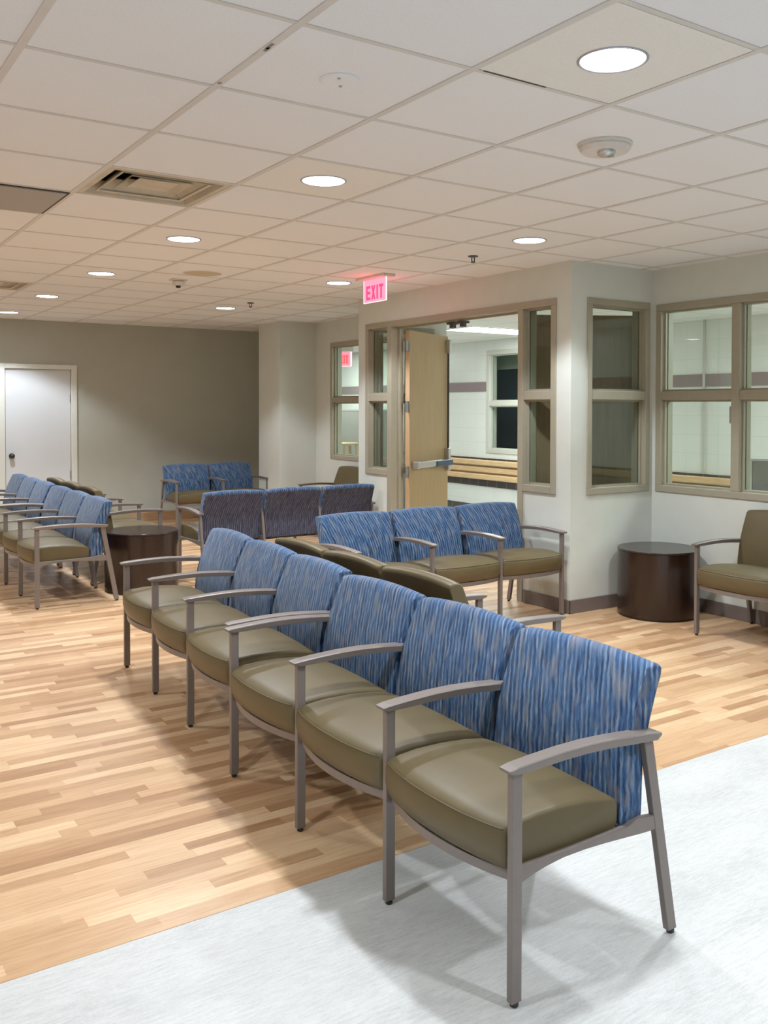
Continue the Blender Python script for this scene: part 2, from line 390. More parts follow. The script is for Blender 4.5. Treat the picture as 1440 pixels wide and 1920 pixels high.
# ------------------------------------------------------------------ windows
def rail(bm, axis, pos, a0, a1, z0, z1, d0, d1):
    if axis == 'x': box(bm, (pos + d0, a0, z0), (pos + d1, a1, z1))
    else: box(bm, (a0, pos + d0, z0), (a1, pos + d1, z1))
def window(name, axis, pos, a0, a1, z0, z1, mulls, midz=(1.565, 1.632), mat='frame', fw=.05, label=None, stops=.014, d=(-.012, .132)):
    """frame on the room side at pos, wall going to pos+.12"""
    w = empty(name, (0, 0, 0)); struct(w, label)
    bm = bmesh.new(); d0, d1 = d
    rail(bm, axis, pos, a0, a1, z1 - fw, z1, d0, d1); rail(bm, axis, pos, a0, a1, z0, z0 + fw, d0, d1)
    rail(bm, axis, pos, a0, a0 + fw, z0 + fw, z1 - fw, d0, d1); rail(bm, axis, pos, a1 - fw, a1, z0 + fw, z1 - fw, d0, d1)
    link('window_frame', bm, M[mat], w, bev=.004)
    edges = [a0 + fw]
    for m0, m1 in sorted(mulls):
        bm = bmesh.new(); rail(bm, axis, pos, m0, m1, z0 + fw, z1 - fw, d0 + .002, d1 - .002); link('mullion', bm, M[mat], w, bev=.004)
        edges += [m0, m1]
    edges.append(a1 - fw)
    g0 = .05
    for k in range(0, len(edges), 2):
        e0, e1 = edges[k], edges[k + 1]
        bm = bmesh.new(); rail(bm, axis, pos, e0, e1, midz[0], midz[1], d0 + .006, d1 - .006); link('cross_rail', bm, M[mat], w, bev=.004)
        for (p, q) in ((z0 + fw, midz[0]), (midz[1], z1 - fw)):
            bm = bmesh.new()
            s = stops
            for dd in ((.028, g0 - .004), (g0 + .010, .085)):
                rail(bm, axis, pos, e0, e1, p, p + s, *dd); rail(bm, axis, pos, e0, e1, q - s, q, *dd)
                rail(bm, axis, pos, e0, e0 + s, p + s, q - s, *dd); rail(bm, axis, pos, e1 - s, e1, p + s, q - s, *dd)
            link('glazing_stop', bm, M[mat], w)
            bm = bmesh.new(); rail(bm, axis, pos, e0 + .002, e1 - .002, p + .002, q - .002, g0, g0 + .006)
            link('pane', bm, M['glass'], w)
    return w
w1 = window('window_1', 'y', 1.95, 3.685, 4.36, BZ, TZ, [], label='two-pane taupe framed window on the side of the entry bay')
window('window_2', 'y', 4.81, 3.685, 4.36, BZ, TZ, [], label='two-pane window on the far side of the entry bay', d=(-.012, .132))
w3 = window('window_3', 'x', 4.40, -1.9, 1.91, BZ, 2.30, [(1.156, 1.224), (.36, .43), (-.44, -.37), (-1.2, -1.13)], label='long taupe framed window row above the olive chairs')
link('latch', B(((4.395, 1.226, 1.395), (4.41, 1.240, 1.515))), M['hinge'], w3)
window('window_4', 'x', 4.40, 5.35, 7.045, BZ + .01, 2.30, [(6.17, 6.24)], label='taupe framed window beside the far pillar')
window('window_5', 'x', 6.95, 5.3, 7.14, .875, 2.30, [(6.19, 6.25)], mat='frame_light', label='pale framed window in the tiled corridor wall', fw=.06, midz=(1.53, 1.60))
blk = empty('television', (7.44, 6.3, 0)); tag(blk, 'large dark screen in the unlit room behind the corridor window', 'screen')
link('screen', B(((-.03, .0, .95), (-.01, 1.16, 2.03))), M['night'], blk); link('bezel', B(((-.012, -.03, .92), (.03, 1.19, 2.06))), M['dark_metal'], blk)

# door frame with sidelights : one assembled trim
df = empty('trim_6'); struct(df, 'taupe metal door frame with two sidelights')
x0, x1 = 3.516, 3.660
bm = bmesh.new()
box(bm, (x0, 2.10, 2.262), (x1, 4.79, 2.315))                       # head across everything
link('frame_head', bm, M['frame'], df, bev=.004)
for (a, b_) in ((2.465, 2.525), (4.325, 4.395)):
    link('jamb', B(((x0, a, 0), (x1, b_, 2.262))), M['frame'], df, bev=.004)
link('door_stop', B(((x0 + .085, 2.525, 0), (x0 + .105, 2.543, 2.262)), ((x0 + .085, 4.307, 0), (x0 + .105, 4.325, 2.262)), ((x0 + .085, 2.543, 2.245), (x0 + .105, 4.307, 2.262))), M['frame'], df)
for (a, b_, outer) in ((2.10, 2.465, 0), (4.395, 4.79, 1)):
    o0, o1 = (a, a + .055) if not outer else (b_ - .055, b_)
    link('outer_stile', B(((x0, o0, BZ), (x1, o1, 2.262))), M['frame'], df, bev=.004)
    e0, e1 = (o1, b_) if not outer else (a, o0)
    link('sill_rail', B(((x0, e0, BZ), (x1, e1, BZ + .055))), M['frame'], df, bev=.004)
    link('cross_rail', B(((x0 + .006, e0, 1.565), (x1 - .006, e1, 1.632))), M['frame'], df, bev=.004)
    for (p, q) in ((BZ + .055, 1.565), (1.632, 2.262)):
        bm = bmesh.new(); s = .014
        for dd in ((3.556, 3.574), (3.588, 3.61)):
            box(bm, (dd[0], e0, p), (dd[1], e1, p + s)); box(bm, (dd[0], e0, q - s), (dd[1], e1, q)); box(bm, (dd[0], e0, p + s), (dd[1], e0 + s, q - s)); box(bm, (dd[0], e1 - s, p + s), (dd[1], e1, q - s))
        link('glazing_stop', bm, M['frame'], df)
        link('pane', B(((3.578, e0 + .002, p + .002), (3.584, e1 - .002, q - .002))), M['glass'], df)
for y in (3.50, 3.355):
    bm = B(((3.585, y - .045, 2.225), (3.655, y + .045, 2.245)), ((3.60, y - .022, 2.195), (3.64, y + .022, 2.225)))
    link('strike', bm, M['dark_metal'], df)

# open door leaves (local: hinge at origin, leaf along +X, front face at -Y)
def leaf(name, loc, rz, flip, label, skin='maple'):
    r = empty(name, loc, rz); struct(r, label)
    LW, LT, TH = .885, .045, 2.235
    s = -1 if flip else 1          # thickness direction
    ya, yb = (0, LT) if not flip else (-LT, 0)
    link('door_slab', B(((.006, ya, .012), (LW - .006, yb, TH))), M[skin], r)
    link('door_edge', B(((0, ya + .0005, .012), (.006, yb - .0005, TH)), ((LW - .006, ya + .0005, .012), (LW, yb - .0005, TH))), M['maple_edge'], r)
    fy = ya if not flip else yb    # face carrying the hardware
    sg = -1 if not flip else 1
    def bb(x0, x1, d0, d1, z0, z1): 
        y0, y1 = fy + sg * d0, fy + sg * d1
        return ((x0, min(y0, y1), z0), (x1, max(y0, y1), z1))
    pb = link('push_bar', B(bb(.07, .60, .03, .075, .925, .985)), M['steel'], r, bev=.008)
    link('bar_end_cap', B(bb(.05, .10, 0, .07, .92, .99)), M['steel'], pb, bev=.006)
    link('touch_pad', B(bb(.45, .84, .035, .085, .918, .978)), M['blue_plastic'], pb, bev=.01)
    link('chassis', B(bb(.10, .86, 0, .03, .93, .98)), M['hinge'], pb, bev=.003)
    link('latch_case', B(bb(.80, .86, 0, .05, .86, 1.09)), M['steel'], pb, bev=.006)
    rd = link('vertical_rod', B(bb(.842, .858, .012, .028, 1.09, 2.13)), M['dark_metal'], r)
    link('top_latch', B(bb(.82, .88, 0, .05, 2.06, 2.20)), M['steel'], rd, bev=.008)
    for z in (.35, .84, 1.46, 2.03):
        link('hinge', B(((-.052, ya + (.006 if not flip else LT - .012), z), (.004, ya + (.012 if not flip else LT - .006), z + .105)), ((-.002, ya + .002, z), (.0015, yb - .002, z + .105))), M['hinge'], r)
    return r
leaf('door_1', (3.70, 4.285, 0), math.radians(29.2), False, 'left maple door leaf swung open inward with push bar')
leaf('door_2', (3.70, 2.565, 0), math.radians(-29.2), True, 'right maple door leaf swung open behind the glass, painted darker for shade', 'shaded_maple')

# back-left white door
dr = empty('door_3', (0, 0, 0)); struct(dr, 'white flush door in the taupe back wall')
link('door_slab', B(((1.035, 9.085, .01), (1.795, 9.125, 1.968))), M['door_white'], dr, bev=.002)
link('door_casing', B(((.955, 9.05, 0), (1.022, 9.085, 2.03)), ((1.803, 9.05, 0), (1.870, 9.085, 2.03)), ((1.022, 9.05, 1.972), (1.803, 9.085, 2.03))), M['white_paint'], dr, bev=.004)
link('door_jamb', B(((1.022, 9.085, 0), (1.035, 9.19, 1.975)), ((1.795, 9.085, 0), (1.808, 9.19, 1.975)), ((1.035, 9.126, 1.9685), (1.795, 9.19, 1.975)), ((1.035, 9.15, 0), (1.795, 9.16, 1.968))), M['frame'], dr)
bm = lathe([(.033, 0), (.033, .012), (.022, .02), (.022, .03), (.030, .04), (.026, .055), (0.001, .058)], 20)
k = link('door_knob', bm, M['dark_metal'], dr, (1.10, 9.084, .905), smooth=True); k.rotation_euler = (PI / 2, 0, 0)
for z in (.60, 1.56): link('hinge', B(((1.788, 9.075, z), (1.803, 9.0855, z + .10))), M['hinge'], dr)

# ------------------------------------------------------------------ tandem seating
def sect_back(w, n=7):
    return None
def back_mesh(w=.550, tall=0):
    # yz outline of the cushion : front from bottom to top, over, rear down. (y,z)
    fr = [(.420, .352), (.418, .37), (.424, .42), (.430, .48), (.442, .55), (.462, .62), (.490, .69), (.514, .742)]
    tp = [(.524, .762), (.538, .772), (.560, .774), (.580, .772), (.590, .763)]
    re = [(.588, .748), (.566, .69), (.545, .63), (.528, .575), (.516, .53), (.512, .46), (.510, .40), (.508, .36), (.500, .344), (.47, .338), (.435, .340)]
    prof = fr + tp + re
    prof = [(y - .027, z + tall * max(0, z - .5) / .27) for y, z in prof]
    cy = sum(p[0] for p in prof) / len(prof); cz = sum(p[1] for p in prof) / len(prof)
    bm = bmesh.new(); rings = []
    xs = []; r = .008
    for t in (0, 22, 45, 68, 90): xs.append((-w / 2 + r * (1 - math.sin(math.radians(t))), r * (1 - math.cos(math.radians(90 - t)))))
    xs = [(-w / 2 + r * (1 - math.sin(math.radians(t))), r * (1 - math.cos(math.radians(t)))) for t in (90, 67, 45, 22, 0)]
    N = 13
    for k in range(1, N): xs.append((-w / 2 + r + (w - 2 * r) * k / N, 0))
    xs += [(-x, i) for x, i in xs[:5][::-1]]
    for x, ins in xs:
        u = 2 * x / w; ring = []
        for (y, z) in prof:
            # approximate inward offset
            yy = y + (ins if y < cy + (z - cz) * .2 else -ins)
            zz = z + (ins if z < .40 else (-ins if z > .70 else 0))
            h = (z - .34) / .43
            if y < cy + (z - .55) * .2: yy -= .010 * (1 - u * u) * math.sin(PI * min(1, max(0, h)))      # puffed front
            if z > .60: zz += .014 * (1 - u * u) * (z - .60) / .17          # crowned top edge
            ring.append((x, yy, zz))
        rings.append(ring)
    loft(bm, rings); return bm
def outer_back_mesh(w=.536, tall=0):
    pr = [(.5105, .352), (.5125, .40), (.5145, .46), (.5185, .53), (.5305, .575), (.5475, .63), (.5685, .69), (.5895, .744)]
    pr = [(y - .027, z + tall * max(0, z - .5) / .27) for y, z in pr]
    bm = bmesh.new(); rings = []
    for k in range(9):
        x = -w / 2 + w * k / 8; u = 2 * x / w
        ring = [(x, y, z + (.008 * (1 - u * u) * (z - .60) / .17 if z > .6 else 0)) for y, z in pr] 
        ring += [(p[0], p[1] - .004, p[2]) for p in ring[::-1]]
        rings.append(ring)
    loft(bm, rings); return bm
def welt_mesh(w=.550):
    pr = [(.391, .345), (.389, .37), (.395, .42), (.401, .48), (.413, .55), (.433, .62), (.461, .69), (.485, .742), (.495, .764), (.510, .7735)]
    bm = bmesh.new(); rings = []
    for k, (y, z) in enumerate(pr):
        a, b_ = pr[max(0, k - 1)], pr[min(len(pr) - 1, k + 1)]; ty, tz = b_[0] - a[0], b_[1] - a[1]; l = math.hypot(ty, tz); ny, nz = -tz / l, ty / l
        rings.append([(-w / 2 + .0043 + .0028 * math.cos(t), y + .0035 + .0028 * math.sin(t) * ny, z - .001 + .0028 * math.sin(t) * nz) for t in [i * PI / 3 for i in range(6)]])
    loft(bm, rings); return bm
def seat_mesh(w=.552):
    bm = bmesh.new(); rings = []; r = .012
    xs = [(-w / 2 + r * (1 - math.sin(math.radians(t))), r * (1 - math.cos(math.radians(t)))) for t in (90, 60, 30, 0)]
    N = 16
    for k in range(1, N): xs.append((-w / 2 + r + (w - 2 * r) * k / N, 0))
    xs += [(-x, i) for x, i in xs[:4][::-1]]
    for x, ins in xs:
        u = 2 * x / w; bow = .036 * (1 - abs(u) ** 2.3); f0 = -.024 - bow
        cr = .020 * (1 - u * u)
        prof = [(f0 + .022, .338), (f0 + .010, .346), (f0 - .001, .385), (f0 - .001, .428), (f0 + .004, .442), (f0 + .013, .450 + cr * .1), (f0 + .05, .456 + cr * .45), (.09, .461 + cr * .8), (.18, .460 + cr), (.27, .453 + cr),
                (.345, .441 + cr * .8), (.376, .428 + cr * .5), (.386, .412), (.386, .37), (.380, .350), (.36, .338)]
        ring = []
        for (y, z) in prof:
            ring.append((x, y + (ins if y < .05 else (-ins if y > .36 else 0)), z + (ins if z < .37 else (-ins if z > .43 else 0))))
        rings.append(ring)
    loft(bm, rings); return bm
def piping_mesh(w=.552):
    bm = bmesh.new(); rings = []
    N = 20
    for k in range(N + 1):
        x = -w / 2 + .008 + (w - .016) * k / N; u = 2 * x / w; f0 = -.024 - .036 * (1 - abs(u) ** 2.3)
        rings.append([(x, f0 + .0035 + .0022 * math.cos(a), .4445 + .0022 * math.sin(a)) for a in [i * PI / 3 for i in range(6)]])
    loft(bm, rings); return bm
def arm_mesh(inner):
    pts = [(-.036, .607, .005, .044), (-.030, .6083, .012, .045), (-.010, .612, .020, .047), (.06, .6165, .024, .048), (.15, .6205, .025, .049), (.24, .6205, .025, .050), (.33, .616, .025, .051), (.41, .609, .025, .052)]
    if inner: pts += [(.418, .608, .024, .052), (.419, .6075, .022, .020), (.490, .600, .022, .020)]
    else: pts += [(.47, .604, .024, .053), (.503, .599, .022, .053), (.517, .597, .010, .053)]
    bm = bmesh.new(); rings = []
    for y, z, th, w in pts:
        c = min(.004, th * .3)
        rings.append([(-w / 2, y, z - c), (-w / 2 + c, y, z), (w / 2 - c, y, z), (w / 2, y, z - c), (w / 2 * .86, y, z - th), (-w / 2 * .86, y, z - th)])
    loft(bm, rings); return bm
def bar(p, q, hx, hy):
    bm = bmesh.new()
    loft(bm, [[(p[0] - hx, p[1] - hy, p[2]), (p[0] + hx, p[1] - hy, p[2]), (p[0] + hx, p[1] + hy, p[2]), (p[0] - hx, p[1] + hy, p[2])],
              [(q[0] - hx, q[1] - hy, q[2]), (q[0] + hx, q[1] - hy, q[2]), (q[0] + hx, q[1] + hy, q[2]), (q[0] - hx, q[1] + hy, q[2])]])
    return bm
def side_rail_mesh():
    top = [(.012, .352), (.10, .351), (.20, .352), (.30, .354), (.40, .356), (.42, .362), (.46, .366), (.51, .360), (.528, .357)]
    bot = [(.533, .322), (.49, .320), (.45, .322), (.40, .326), (.32, .332), (.24, .336), (.16, .336), (.10, .330), (.06, .323), (.03, .315), (.012, .310)]
    pr = top + bot; bm = bmesh.new()
    loft(bm, [[(-.009, y, z) for y, z in pr], [(.009, y, z) for y, z in pr]]); return bm
def front_rail_mesh(w=.556):
    bm = bmesh.new(); rings = []; N = 18
    for k in range(N + 1):
        x = -w / 2 + w * k / N; u = 2 * x / w; f = .002 - .050 * (1 - abs(u) ** 2.0)
        rings.append([(x, f, .310), (x, f, .337), (x, f + .016, .337), (x, f + .016, .310)])
    loft(bm, rings); return bm

_parts = {}
def proto(key, fn, mat, smooth=False, bev=0):
    if key not in _parts:
        o = link('p_' + key, fn(), mat, smooth=smooth, bev=bev); _parts[key] = o
    return _parts[key]
def place(src, name, parent, loc, mat=None):
    o = src.copy(); o.name = name; COL.objects.link(o); o.parent = parent; o.location = loc
    if mat:
        me = o.data
        if me.materials[0] != mat:
            k = (me.name, mat.name)
            if k not in _parts:
                c = me.copy(); c.materials[0] = mat; _parts[k] = c
            o.data = _parts[k]
    return o
def shade_smooth_by_angle(o, deg):
    me = o.data
    for p in me.polygons: p.use_smooth = True
    bm = bmesh.new(); bm.from_mesh(me)
    for e in bm.edges:
        if len(e.link_faces) == 2 and e.calc_face_angle(0) > math.radians(deg): e.smooth = False
    bm.to_mesh(me); bm.free()

P_back = proto('back', back_mesh, M['fabric'], True); P_seat = proto('seat', seat_mesh, M['olive'], True)
shade_smooth_by_angle(P_back, 60); shade_smooth_by_angle(P_seat, 60)
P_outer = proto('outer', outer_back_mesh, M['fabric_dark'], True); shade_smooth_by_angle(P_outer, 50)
P_welt = proto('welt', welt_mesh, M['fabric'], True)
P_backO = proto('back_olive', lambda: back_mesh(tall=.026), M['olive'], True); shade_smooth_by_angle(P_backO, 60)
P_pipe = proto('piping', piping_mesh, M['olive'], True)
P_armE = proto('arm_end', lambda: arm_mesh(False), M['bench_metal'], bev=.0015); P_armI = proto('arm_in', lambda: arm_mesh(True), M['bench_metal'], bev=.0015)
P_leg = proto('leg', lambda: bar((0, 0, .012), (0, 0, .592), .0105, .0165), M['bench_metal'], bev=.0025)
P_rleg = proto('rear_leg', lambda: bar((0, .106, .012), (0, 0, .582), .0105, .0175), M['bench_metal'], bev=.0025)
P_glide = proto('glide', lambda: lathe([(.0085, -.0), (.0115, .003), (.0115, .010), (.006, .013)], 14), M['black'])
P_side = proto('side_rail', side_rail_mesh, M['bench_metal'], bev=.002)
P_front = proto('front_rail', front_rail_mesh, M['bench_metal'], bev=.0015)
P_brk = proto('bracket', lambda: B(((-.2, .398, .325), (-.17, .468, .342)), ((.17, .398, .325), (.2, .468, .342)), ((-.275, .415, .322), (.275, .445, .336))), M['dark_metal'])

def bench(n, loc, rz, back, label, group=None, pitch=.578, nm=None, tilt=0):
    r = empty(nm or {1: 'waiting_chair', 2: 'two_seat_bench', 3: 'three_seat_bench'}[n], (loc[0], loc[1], 0), rz)
    tag(r, label, 'seating bench', group)
    sx = pitch / .578
    for k in range(n):
        cx = pitch * (k + .5)
        s = place(P_seat, 'seat', r, (cx, 0, 0)); s.scale = (sx, 1, 1)
        p = place(P_pipe, 'piping', s, (0, 0, 0))
        ol = back == M['olive']; b_ = place(P_backO if ol else P_back, 'backrest', r, (cx, 0, 0)); b_.scale = (sx, 1, 1)
        if not ol:
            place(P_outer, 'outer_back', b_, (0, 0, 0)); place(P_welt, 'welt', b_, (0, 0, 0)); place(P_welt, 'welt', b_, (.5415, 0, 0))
        place(P_brk, 'back_bracket', r, (cx, 0, 0)).scale = (sx, 1, 1)
        place(P_front, 'front_rail', r, (cx, 0, 0)).scale = (sx, 1, 1)
    for k in range(n + 1):
        x = pitch * k; end = k in (0, n)
        place(P_armE if end else P_armI, 'armrest', r, (x, 0, 0))
        l = place(P_leg, 'leg', r, (x, 0, 0)); place(P_glide, 'foot_glide', l, (0, 0, 0))
        l = place(P_rleg, 'leg', r, (x, .479, 0)); place(P_glide, 'foot_glide', l, (0, .108, 0))
        place(P_side, 'side_rail', r, (x, 0, 0))
    return r
F, O = M['fabric'], M['olive']
H = -PI / 2
bench(3, (.302, .551), H, F, 'nearest blue striped three-seat bench with olive seats, its end chair on the pale vinyl floor', 'blue benches facing left')
bench(3, (.427, 2.366), H + math.radians(-2.9), F, 'blue striped three-seat bench directly behind the nearest one, same row, beside the left round table', 'blue benches facing left')
bench(3, (1.54, -.02), -H, O, 'olive three-seat bench standing back to back with the nearest blue bench', pitch=.535)
bench(3, (1.726, 1.965), 0, F, 'blue striped three-seat bench in front of the open double door', 'blue benches facing the camera')
bench(3, (3.455, 5.05), PI, F, 'three-seat bench seen from behind, with dark plum striped backs turned to the camera', pitch=.574)
bench(2, (2.70, 7.78), 0, F, 'blue striped two-seat bench against the taupe back wall', 'blue benches facing the camera', pitch=.595)
bench(3, (.345, 5.99), H, F, 'nearer blue bench of the left row, beside the left round table', 'blue benches facing left')
bench(3, (.355, 7.79), H, F, 'farthest blue bench of the left row, nearest the white door', 'blue benches facing left')
bench(3, (1.525, 4.97), -H, O, 'olive bench back to back with the left blue row, behind the left round table')
bench(2, (3.79, 1.03), H, O, 'all-olive bench under the right windows beside the right round table', 'olive benches against the wall')
bench(2, (3.785, 6.66), H, O, 'all-olive bench in the far bay beside the pillar', 'olive benches against the wall')
for k in list(_parts):
    o = _parts[k]
    if isinstance(o, bpy.types.Object): bpy.data.objects.remove(o)

# ------------------------------------------------------------------ drum tables
def drum(loc, label, r=.29):
    t = empty('drum_table', (*loc, 0)); tag(t, label, 'side table', 'round dark drum tables')
    link('plinth', lathe([(r - .012, 0), (r - .012, .012)], 64), M['black'], t)
    o = link('drum_body', lathe([(r - .004, .012), (r, .015), (r, .470)], 72), M['wenge'], t, smooth=True); shade_smooth_by_angle(o, 40)
    o = link('tabletop', lathe([(r - .001, .4705), (r + .002, .473), (r + .002, .484), (r, .487)], 72), M['wenge_top'], t, smooth=True); shade_smooth_by_angle(o, 40)
    return t
drum((4.073, 1.60), 'dark brown drum table in the corner below the windows')
drum((1.245, 4.615), 'dark brown drum table beside the left row of benches', .295)

# ------------------------------------------------------------------ ceiling fittings
def downlight(x, y, label, visible=True, tile=False, power=70):
    d = empty('recessed_downlight', (x, y, HC)); tag(d, label, 'ceiling light', 'round recessed downlights')
    link('trim_ring', lathe([(.098, .004), (.098, -.003), (.103, -.007), (.109, -.004), (.109, 0)], 48, False, False), M['trim_ring'], d, smooth=True)
    link('lens', lathe([(.001, -.0035), (.0982, -.0035)], 48, False, False), M['lens'], d)
    if tile:
        bm = B(((-.29, -.29, -.0022), (.29, .29, -.0008))); link('mounting_tile', bm, M['yellow_tile'], d)
    l = bpy.data.lights.new('downlight_lamp', 'SPOT'); l.energy = power; l.color = (.885, .945, 1.0)
    l.spot_size = math.radians(122); l.spot_blend = .32; l.shadow_soft_size = .07
    lo = bpy.data.objects.new('downlight_lamp', l); COL.objects.link(lo); lo.parent = d; lo.location = (0, 0, -.02)
    return d
P = 62
downlight(.915, -.915, 'large round downlight glowing at the upper right, nearest the camera', tile=True, power=P)
downlight(.915, .915, 'round downlight right of the square air diffuser, in a yellowed tile', tile=True, power=P)
downlight(.915, 2.745, 'round downlight below and right of the diffuser, third from the camera in its line', power=P)
downlight(.915, 4.575, 'small round downlight left of the beige ceiling speaker', power=P)
downlight(.915, 6.405, 'small round downlight above the white door, second from the back wall', power=P)
downlight(.915, 8.235, 'tiny round downlight at the left edge, nearest the back wall', power=P)
downlight(2.745, 1.525, 'round downlight above the entry bay, behind the smoke alarm', power=P)
downlight(2.745, 3.965, 'round downlight just left of the red exit sign', power=P)
downlight(2.745, 6.405, 'small round downlight in front of the pillar, beside a sprinkler', power=P)
downlight(2.745, -.345, 'round downlight cut off by the right edge of the picture', power=50)
downlight(.915, -2.745, 'unseen round downlight added as fill behind the camera side of the walkway', power=P)  # from here down: unseen lamps added to fill the room with light
downlight(-1.525, -.915, 'unseen round downlight added as fill over the left of the walkway, outside the picture', power=P)
downlight(-1.525, 2.745, 'unseen round downlight added as fill over the left wood floor, outside the picture', power=P)
downlight(-1.525, 6.405, 'unseen round downlight added as fill far left, outside the picture', power=P)
downlight(2.745, -3.2, 'unseen round downlight added as fill over the right of the walkway, outside the picture', power=46)
downlight(-1.525, -4.3, 'unseen round downlight added as fill behind the camera, outside the picture', power=P)
# air diffusers
def diffuser(i, j, label):
    cx, cy = (i + .5) * T, (j + .5) * T
    d = empty('air_diffuser', (cx, cy, HC)); tag(d, label, 'air vent', 'square louvered ceiling diffusers')
    def ringsq(a, za, b_, zb, th=.004):
        bm = bmesh.new()
        def q(h, z): return [bm.verts.new(p) for p in ((-h, -h, z), (h, -h, z), (h, h, z), (-h, h, z))]
        A, Bq = q(a, za), q(b_, zb)
        for k in range(4): bm.faces.new((A[k], A[(k + 1) % 4], Bq[(k + 1) % 4], Bq[k]))
        C2, D2 = q(a, za + th), q(b_, zb + th)
        for k in range(4): bm.faces.new((C2[k], Bq and D2[k], D2[(k + 1) % 4], C2[(k + 1) % 4]))
        for k in range(4):
            bm.faces.new((A[k], C2[k], C2[(k + 1) % 4], A[(k + 1) % 4])); bm.faces.new((Bq[k], Bq[(k + 1) % 4], D2[(k + 1) % 4], D2[k]))
        return bm
    link('outer_frame', ringsq(.292, -.002, .262, -.004), M['diffuser_metal'], d)
    link('outer_skirt', ringsq(.262, -.004, .232, .055), M['diffuser_metal'], d)
    link('louver', ringsq(.215, .004, .165, .058), M['diffuser_metal'], d)
    link('louver', ringsq(.205, .004, .217, .000), M['diffuser_metal'], d)
    link('louver', ringsq(.150, .006, .100, .052), M['diffuser_metal'], d)
    link('center_plate', B(((-.098, -.098, .012), (.098, .098, .018))), M['diffuser_metal'], d, bev=.003)
    link('duct_box', B(((-.30, -.30, .115), (.30, .30, .12)), ((-.305, -.305, .013), (-.30, .305, .12)), ((.30, -.305, .013), (.305, .305, .12)), ((-.30, -.305, .013), (.30, -.30, .12)), ((-.30, .30, .013), (.30, .305, .12))), M['duct'], d)
    return d
diffuser(0, 2, 'square cream air diffuser with dark louvered throat, upper left')
diffuser(0, 9, 'small square air diffuser at the left edge above the door')
gr = empty('return_grille', (-.5 * T, 3.5 * T, HC)); tag(gr, 'grey perforated return air panel at the left edge of the ceiling', 'air vent')
link('grille_panel', B(((-.283, -.283, -.012), (.283, .283, .0))), M['grille_metal'], gr, bev=.002); link('grille_frame', B(((-.297, -.297, -.007), (-.283, .297, .004)), ((.283, -.297, -.007), (.297, .297, .004)), ((-.283, -.297, -.007), (.283, -.283, .004)), ((-.283, .283, -.007), (.283, .297, .004))), M['duct'], gr)
# speaker, alarms, sprinklers
sp = empty('ceiling_speaker', (1.575, 4.10, HC)); tag(sp, 'round beige perforated speaker grille in the ceiling', 'speaker')
link('speaker_grille', lathe([(.001, -.006), (.10, -.006), (.145, -.003), (.150, -.001)], 40, False, False), M['speaker'], sp, smooth=True); link('speaker_rim', lathe([(.150, 0), (.150, -.005), (.158, -.003), (.158, 0)], 40, False, False), M['yellow_tile'], sp)
sm = empty('smoke_alarm', (1.562, -.262, HC)); tag(sm, 'round white smoke alarm with a clear strobe dome on the ceiling', 'smoke alarm')
link('alarm_base', lathe([(.110, -.0), (.110, -.008), (.105, -.012)], 40, False), M['white_plastic'], sm, smooth=False)
o = link('alarm_body', lathe([(.102, -.010), (.104, -.020), (.094, -.034), (.045, -.040), (.001, -.041)], 40, True, False), M['white_plastic'], sm, smooth=True); shade_smooth_by_angle(o, 30)
link('strobe_dome', lathe([(.038, -.036), (.035, -.052), (.022, -.060), (.001, -.062)], 24, False, False), M['steel'], sm, (-.017, -.025, 0), smooth=True)
link('strobe_window', B(((-.026, -.020, -.064), (.026, -.016, -.046)), ((-.005, -.035, -.066), (.005, -.01, -.055))), M['glass'], sm, (-.017, -.025, 0))
cp = empty('cover_plate', (.312, -.287, HC)); tag(cp, 'faint round white cover plate flush with a ceiling tile', 'cover plate')
link('plate', lathe([(.066, 0), (.066, -.004), (.058, -.008), (.001, -.009)], 36, False, False), M['ceiling'], cp); link('screw', lathe([(.006, -.008), (.005, -.012), (.001, -.012)], 10, False, False), M['steel'], cp, (.02, .03, 0))
link('screw', lathe([(.006, -.008), (.005, -.012), (.001, -.012)], 10, False, False), M['steel'], cp, (-.02, -.03, 0))
for (x, y, lb) in ((2.832, 2.216, 'small sprinkler head above the entry bay, right of the exit sign'), (2.762, 5.80, 'tiny sprinkler head beside the far downlight, left of the exit sign')):
    s = empty('sprinkler_head', (x, y, HC)); tag(s, lb, 'sprinkler', 'ceiling sprinkler heads')
    link('escutcheon', lathe([(.036, 0), (.036, -.006), (.014, -.010)], 24, False), M['dark_metal'], s)
    link('frame_arms', B(((-.014, -.003, -.040), (-.009, .003, -.008)), ((.009, -.003, -.040), (.014, .003, -.008)), ((-.014, -.003, -.043), (.014, .003, -.038))), M['dark_metal'], s)
    link('deflector', lathe([(.001, -.044), (.016, -.044), (.016, -.047), (.001, -.047)], 16, False, False), M['dark_metal'], s)
mo = empty('motion_sensor', (1.545, 4.56, HC)); tag(mo, 'small white sensor box hanging from the ceiling below the speaker', 'sensor')
link('sensor_plate', B(((-.065, -.045, -.012), (.065, .045, 0))), M['white_plastic'], mo, bev=.004)
link('sensor_body', B(((-.045, -.04, -.055), (.05, .03, -.012))), M['white_plastic'], mo, bev=.012)
link('sensor_eye', lathe([(.001, -.075), (.018, -.072), (.022, -.055)], 18, False, False), M['dark_metal'], mo, (-.005, -.01, 0))

